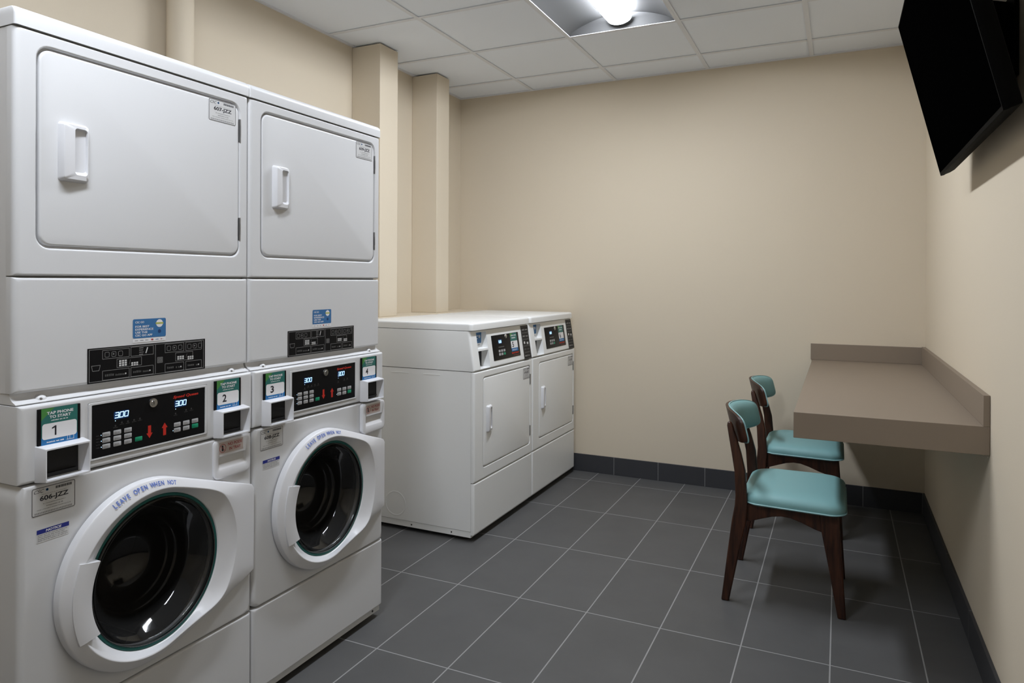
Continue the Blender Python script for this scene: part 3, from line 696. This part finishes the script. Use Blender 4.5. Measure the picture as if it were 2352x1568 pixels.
# ------------------------------------------------------------------ single front-control dryers
def dryer(y, label, num, plate):
    t = empty('tumble_dryer', (-.011, y, 0), label, 'dryer', 'single dryers on the floor by the back wall'); w = .736; XBK = -.672
    bm = bmesh.new(); L = rbox(bm, .001, w-.001, .298, .8515, -.018, 0, .010, zr=.006); loft(bm, inset_door(bm, L, .099, .703, .355, .818, .018, .012)); finish('door_surround', bm, 'enamel2', t, ang=50)
    boxobj('dryer_cabinet', 'enamel2', XBK, -.0193, .0018, w-.0018, .0535, .8535, t)
    bm = bmesh.new(); L = [X(rr(.104, .698, .360, .813, .016), -.011)]
    for i in range(5):
        q = i/4*PI/2; s_ = .004*(1-math.cos(q)); L.append(X(rr(.104+s_, .698-s_, .360+s_, .813-s_, .016), -.004+.0045*math.sin(q)))
    loft(bm, L); door = finish('dryer_door', bm, 'enamel2', t, ang=50)
    handle(door, .136, .190, .532, .664, .0, .020)
    for z0, z1 in ((.705, .765), (.403, .462)):
        bm = bmesh.new(); box(bm, -.006, .0025, .7035, .7085, z0, z1); finish('hinge', bm, 'metal', door, smooth=False)['label'] = 'grey metal hinge'
    number_plate(door, .0008, .601, .697, .744, .808, plate)
    bm = bmesh.new(); loft(bm, rbox(bm, .001, w-.001, .036, .294, -.018, 0, .010, zr=.006)); finish('lower_panel', bm, 'enamel2', t, ang=50)
    bm = bmesh.new(); box(bm, XBK, -.020, .004, w-.004, .022, .0515)
    for fx in (-.13, -.37, -.60):
        n = 10; loft(bm, [[(fx+.004*math.cos(2*PI*i/n), yy, .036+.004*math.sin(2*PI*i/n)) for i in range(n)] for yy in (.0035, .0025)], mi=1)
    finish('base_rail', bm, ['enamel2', 'gap'], t, smooth=False)
    for xa, xb in ((-.50, -.39), (-.30, -.20)): boxobj('pressed_rib', 'enamel2', xa, xb, .0006, .0019, .828, .8315, t, bevel=.0005)
    bm = bmesh.new(); n = 40; loft(bm, [[(-.47+r*math.cos(2*PI*q/n), yy, .135+r*math.sin(2*PI*q/n)) for q in range(n)] for r, yy in ((.066, .0019), (.064, .0010), (.060, .0010), (.058, .0019))], False, False); finish('pressed_ring', bm, 'enamel2', t)
    for fx in (-.60, -.08):
        for fy in (.06, w-.06):
            bm = bmesh.new(); n = 16; loft(bm, [[(fx+r*math.cos(2*PI*i/n), fy+r*math.sin(2*PI*i/n), z) for i in range(n)] for r, z in ((.020, 0), (.022, .008), (.01, .010), (.01, .022))]); finish('levelling_foot', bm, 'gap', t)
    # sloping console: base profile in x,z
    zb, zt = .8565, 1.0590; xb_, xt = 0.0, -.031
    xs = lambda z: xb_+(xt-xb_)*(z-zb)/(zt-zb)
    sl = Vector((xt-xb_, 0, zt-zb)).normalized()
    bm = bmesh.new(); kk = 6
    body = [X(rr(.001, w-.001, zb, zt, .001, kk), XBK)]
    for i in range(6):
        q = i/5*PI/2; s_ = .013*(1-math.cos(q)); body.append([(xs(z)-.013+.013*math.sin(q), yy, z) for yy, z in rr(.001+s_, w-.001-s_, zb+.5*s_, zt-.3*s_, .001+s_*.6, kk)])
    loft(bm, body, True, False)
    # front face with two reader recesses: columns of quads
    ymin, ymax = .014, w-.014; z0f, z1f = zb+.0065, zt-.0039
    last = body[-1]; ho = [(.070, .184, .862, .953), (.070, .184, .963, 1.048)]
    ys = [ymin, .070, .184, ymax]; zs = [z0f, .862, .953, .963, 1.048, z1f]
    for i in range(3):
        for j in range(5):
            if i == 1 and j in (1, 3): continue
            bm.faces.new([bm.verts.new((xs(z), yy, z)) for yy, z in ((ys[i], zs[j]), (ys[i+1], zs[j]), (ys[i+1], zs[j+1]), (ys[i], zs[j+1]))])
    for a, b, c, e in ho:
        F_ = [(a, c), (b, c), (b, e), (a, e)]; B_ = [(a+.003, c+.003), (b-.006, c+.003), (b-.006, e-.003), (a+.003, e-.003)]
        loft(bm, [[(xs(z), yy, z) for yy, z in F_], [(-.052, yy, z) for yy, z in B_]], False, True)
    bmesh.ops.remove_doubles(bm, verts=bm.verts[:], dist=.0002)
    con = finish('console', bm, 'enamel2', t, ang=40)
    # reader face low in the lower recess, small sign in the upper
    boxobj('card_reader', 'slot', -.0515, -.049, .076, .172, .868, .948, t)
    d = Decal((-.0515, .078, .972)); d.rect(0, 0, .094, .072, 'appblue', 1); d.rect(0, 0, .094, .016, 'white', 2); d.fine(.012, .07, .052, .006, 'white', 2, 3); d.fine(.012, .06, .038, .006, 'white', 2, 4); d.disc(.074, .05, .009, 'silver', 2, 12)
    d.fine(.01, .08, .005, .005, 'grey', 3, 2); d.done('app_sticker', t)['label'] = 'blue sticker in the upper recess'
    # black display
    zc = lambda z: z
    p0 = Vector((xs(.888), .233, .888)); nrm = Vector((0, 1, 0)).cross(sl)
    H = (1.0205-.888)/sl.z; Wd = .343
    bm = bmesh.new(); O_ = p0+nrm*.0004
    def pt(u, v, off): q = p0+Vector((0, 1, 0))*u+sl*v+nrm*off; return tuple(q)
    loft(bm, [[pt(u, v, -.002) for u, v in rr(0, Wd, 0, H, .003, 3)], [pt(u, v, .0015) for u, v in rr(0, Wd, 0, H, .003, 3)], [pt(u, v, .002) for u, v in rr(.001, Wd-.001, .001, H-.001, .003, 3)]])
    dp = finish('display_panel', bm, 'black', t)
    def D(off=.0021): q = p0+nrm*off; return Decal(q, (0, 1, 0), tuple(sl))
    for c_ in range(3):
        for r_ in range(2):
            d = D(.0023); m_ = 'kgreen' if (c_, r_) == (2, 0) else 'key'
            d.rect(.065+c_*.030, .022+r_*.018, .088+c_*.030, .035+r_*.018, m_, 1, r=.002)
            d.done('start_button' if m_ == 'kgreen' else 'keypad_button', dp)
    d = D(); d.rect(.072, .085, .118, .108, 'ledhalo', 1, r=.003); d.text('0.00', .079, .088, .112, .104, 'led', 2, bold=.03); d.done('price_digits', dp)['label'] = 'glowing blue digits'
    d = D(); d.rect(.230, .088, .318, .132, 'tealp', 1); d.poly([(.230, .132), (.230, .11), (.262, .132)], 'greenp', 2); d.fine(.240, .31, .116, .007, 'white', 3, 1); d.fine(.248, .30, .102, .007, 'white', 3, 2)
    d.rect(.230, .048, .318, .088, 'white', 2, r=.004); d.text(num, .246, .053, .266, .083, 'ink', 3, bold=.03); d.rect(.230, .030, .318, .050, 'bluep', 1); d.fine(.24, .30, .036, .005, 'white', 3, 3)
    d.done('tap_sign', dp)['label'] = 'green, white and blue tap sign numbered '+num
    d = D(); d.text('Speed Queen', .226, .015, .322, .027, 'red', 1, bold=.04, shear=.2); d.fine(.25, .32, .006, .004, 'redink', 1, 3); d.done('brand_lettering', dp)['label'] = 'red slanted brand lettering'
    d = D(); d.rect(.070, .064, .140, .070, 'dim', 1); d.done('status_strip', dp)
    bm = bmesh.new(); c_ = p0+Vector((0, .175, 0))+sl*.120+nrm*.002; sphere(bm, tuple(c_), (.006, .013, .013), 10); finish('lock', bm, 'chrome', dp)['label'] = 'round chrome lock'
    # narrow operating chart at the right
    p1 = Vector((xs(.855), .622, .855))+nrm*.0006; d = Decal(p1, (0, 1, 0), tuple(sl)); hh = .199
    d.rect(0, .002, .105, hh, 'black', 1)
    for i in range(5):
        v0 = .006+i*.038; d.frame(.006, v0, .099, v0+.034, .001, 'grey', 2)
        if i == 2: d.rect(.02, v0+.010, .04, v0+.024, 'silver', 2); d.rect(.062, v0+.006, .084, v0+.019, 'silver', 2)
        else: d.fine(.016, .05, v0+.012, .010, 'grey' if i != 1 else 'dim', 2, i); d.fine(.058, .09, v0+.012, .009, 'grey' if i != 1 else 'dim', 2, i+5)
    d.done('operating_chart', t)['label'] = 'narrow black operating chart with white outlines'
    # lid
    bm = bmesh.new(); L = []
    for i in range(6):
        q = i/5*PI/2; s_ = .012*(1-math.cos(q)); L.append([(XBK if px < XBK+.01 else px, py, 1.088+.012*math.sin(q)) for px, py in rr(XBK, -.016-s_, .001+s_, w-.001-s_, .022, 6)])
    L = [[(x, yy, 1.0615) for x, yy, z in L[0]]]+L; loft(bm, L); finish('dryer_lid', bm, 'enamel2', t, ang=50)
    return t
dryer(2.1878, 'white single dryer nearer the stacked machines, its full side panel in view, sign numbered 5', '5', '610-JZZ')
dryer(2.1878+.7428, 'white single dryer next to the back wall, farther of the two, sign numbered 6', '6', '611-JZZ')

# ------------------------------------------------------------------ wall desk
DX0, DY0, DZ, DB = 1.486, 1.80, .848, .756
t = empty('wall_desk', ((DX0+XR)/2, (DY0+YB)/2, DB), 'taupe laminate wall-mounted desk with low backsplash on the right wall', 'desk')
ofs = lambda o: (setattr(o, 'location', (-t.location.x, -t.location.y, -t.location.z)), o)[1]
ofs(boxobj('desktop', 'desk', DX0, XR-.001, DY0, YB-.001, DB, DZ, t, bevel=.0012))
ofs(boxobj('backsplash', 'desk', XR-.019, XR-.001, DY0, YB-.020, DZ+.0003, .949, t, bevel=.001))
ofs(boxobj('backsplash', 'desk', DX0-.008, XR-.001, YB-.019, YB-.001, DZ+.0003, .944, t, bevel=.001))

# ------------------------------------------------------------------ chairs
def rect_loft(bm, secs):       # (cx, cy, cz, hx, hy)
    loft(bm, [[(cx+a*hx, cy+b*hy, cz) for a, b in ((-1, -1), (1, -1), (1, 1), (-1, 1))] for cx, cy, cz, hx, hy in secs])
def chair():
    t = empty('dining_chair', (1.20, 2.335, 0), None, 'chair', 'wooden chairs with blue-green seats at the desk')
    for s in (-1, 1):
        bm = bmesh.new()
        rect_loft(bm, [(.012, s*.234, 0, .0150, .0130), (.038, s*.226, .17, .0215, .014), (.064, s*.216, .33, .0285, .015), (.071, s*.212, .39, .025, .015), (.071, s*.208, .43, .0225, .015), (.064, s*.199, .53, .0215, .014), (.049, s*.190, .60, .019, .013), (.034, s*.183, .66, .0155, .012), (.021, s*.177, .71, .0115, .011), (.018, s*.176, .726, .007, .008)])
        finish('leg', bm, 'wood', t, bevel=.005, ang=50)
    for s in (-1, 1):
        bm = bmesh.new(); rect_loft(bm, [(.446, s*.208+.003, 0, .0150, .0130), (.426, s*.203+.002, .17, .024, .015), (.404, s*.198, .34, .034, .017), (.400, s*.196, .398, .036, .017)])
        finish('leg', bm, 'wood', t, bevel=.005, ang=50)
    for s in (-1, 1):
        bm = bmesh.new(); P = [(.06, .400), (.06, .325), (.105, .329), (.150, .346), (.190, .360), (.225, .366), (.26, .364), (.30, .352), (.345, .334), (.385, .322), (.42, .322), (.42, .400)]
        loft(bm, [[(x, s*.200-.010, z) for x, z in P], [(x, s*.200+.010, z) for x, z in P]]); finish('side_rail', bm, 'wood', t, bevel=.003)
    boxobj('front_rail', 'wood', .385, .412, -.188, .188, .350, .399, t, bevel=.003)
    boxobj('rear_rail', 'wood', .062, .084, -.196, .196, .335, .399, t, bevel=.003)
    # seat cushion
    def outline(ins, k=9):
        P = []; x0, x1 = .068+ins, .456-ins
        for y, x in rr(-.247+ins, .247-ins, x0, x1, .06, k):
            q = (x-.068)/.388; nar = 1-.16*max(0, 1-q/.35)**1.5
            P.append((x + .012*(1-(y/.247)**2)*(q > .5), y*nar))
        return P
    def lp(ins, z): return [(x, y, z) for x, y in outline(ins)]
    bm = bmesh.new(); loft(bm, [lp(.012, .400), lp(.004, .402), lp(.002, .410), lp(.0005, .420), lp(.002, .430), lp(.008, .440), lp(.020, .449), lp(.042, .456), lp(.075, .460), lp(.12, .462)]); seat = finish('seat', bm, 'vinyl', t, ang=60)
    O_ = outline(-.0005); bm = bmesh.new(); n = len(O_); loops = []
    for j in range(6):
        a = 2*PI*j/6; loops.append([(x+.0035*math.cos(a)*(x-.26)/.26, y+.0035*math.cos(a)*y/.24, .4075+.0035*math.sin(a)) for x, y in O_])
    loft(bm, loops+[loops[0]], False, False); finish('seat_piping', bm, 'piping', seat, ang=70)
    # curved wooden back with padded front
    def shell(x_off, th, a_, zc, hb, nexp, nu=44, nv=12, bulge=0):
        bm = bmesh.new(); G_ = []
        for side in (0, 1):
            g = []
            for i in range(nu+1):
                u = math.sin(PI/2*(-1+2*i/nu)); u = math.sin(PI/2*u*.97)/math.sin(PI/2*.97)*.9995; row = []
                for j in range(nv+1):
                    v = -1+2*j/nv; b = hb*(1-abs(u)**nexp)**(1/nexp)
                    z = zc+v*b + .010*(1-u*u); y = u*a_
                    e = (1-abs(u)**6)*(1-abs(v)**4)
                    xx = -.004+.078*(y/.228)**2 - (z-.71)*.24 + x_off + (th+bulge*e if side else 0)
                    row.append(bm.verts.new((xx, y, z)))
                g.append(row)
            G_.append(g)
        A_, B_ = G_
        for i in range(nu):
            for j in range(nv):
                bm.faces.new((A_[i][j], A_[i][j+1], A_[i+1][j+1], A_[i+1][j])); bm.faces.new((B_[i][j], B_[i+1][j], B_[i+1][j+1], B_[i][j+1]))
        for i in range(nu):
            bm.faces.new((A_[i][0], A_[i+1][0], B_[i+1][0], B_[i][0])); bm.faces.new((A_[i+1][nv], A_[i][nv], B_[i][nv], B_[i+1][nv]))
        for j in range(nv):
            bm.faces.new((A_[0][j+1], A_[0][j], B_[0][j], B_[0][j+1])); bm.faces.new((A_[nu][j], A_[nu][j+1], B_[nu][j+1], B_[nu][j]))
        return bm
    bk = finish('backrest', shell(0, .012, .230, .7, .064, 5), 'wood', t, ang=50)
    finish('back_cushion', shell(.0125, .006, .227, .7005, .062, 5, bulge=.020), 'vinyl', t, ang=70)
    bm = shell(.0122, .005, .2315, .7003, .0655, 5); finish('back_piping', bm, 'piping', t, ang=70)
    return t
ch = chair(); ch['label'] = 'walnut chair with blue-green seat nearest the viewer, at the open end of the desk'
c2 = copy_tree(ch); c2.location = (1.194, 3.275, 0); c2['label'] = 'walnut chair with blue-green seat behind the other chair, nearer the back wall'

# ------------------------------------------------------------------ television
bot = Vector((1.976, 0, 1.716)); topv = Vector((1.833, 0, 2.303)); upv = (topv-bot).normalized(); nv = Vector((0, 1, 0)).cross(upv)
if nv.x > 0: nv = -nv
Y0, Y1 = 1.066, 2.20; Ht = (topv-bot).length
t = empty('television', (XR, (Y0+Y1)/2, 2.0), 'large black flat television tilted down from the upper right wall', 'television')
def tp(y, v, dep): q = bot+upv*v-nv*dep; return (q.x-t.location.x, y-t.location.y, q.z-t.location.z)
def tl(iy, ib, it, dep, r=.004): return [tp(y, v, dep) for y, v in rr(Y0+iy, Y1-iy, ib, Ht-it, r, 4)]
bm = bmesh.new(); loft(bm, [tl(.0005, .0005, .0005, .0012), tl(0, 0, 0, .0025), tl(0, 0, 0, .012), tl(.002, .002, .003, .018), tl(.006, .004, .012, .032), tl(.020, .008, .04, .046), tl(.06, .03, .09, .056), tl(.10, .06, .14, .060)]); tv = finish('housing', bm, 'tvb', t, ang=30)
bm = bmesh.new(); loft(bm, [tl(.008, .012, .008, .0010), tl(.008, .012, .008, .0004)]); finish('screen', bm, 'tvs', t)
bm = bmesh.new(); box(bm, -.012, -.001, -.22, .22, -.12, .12)
for yy in (-.15, .15):
    a = tp(yy+t.location.y, .28, .060); b = tp(yy+t.location.y, .42, .060)
    loft(bm, [[(-.012, yy-.012, -.06), (-.012, yy+.012, -.06), (-.012, yy+.012, .10), (-.012, yy-.012, .10)], [(a[0], yy-.012, a[2]), (a[0], yy+.012, a[2]), (b[0], yy+.012, b[2]), (b[0], yy-.012, b[2])]])
finish('wall_bracket', bm, 'tvb', t, smooth=False)
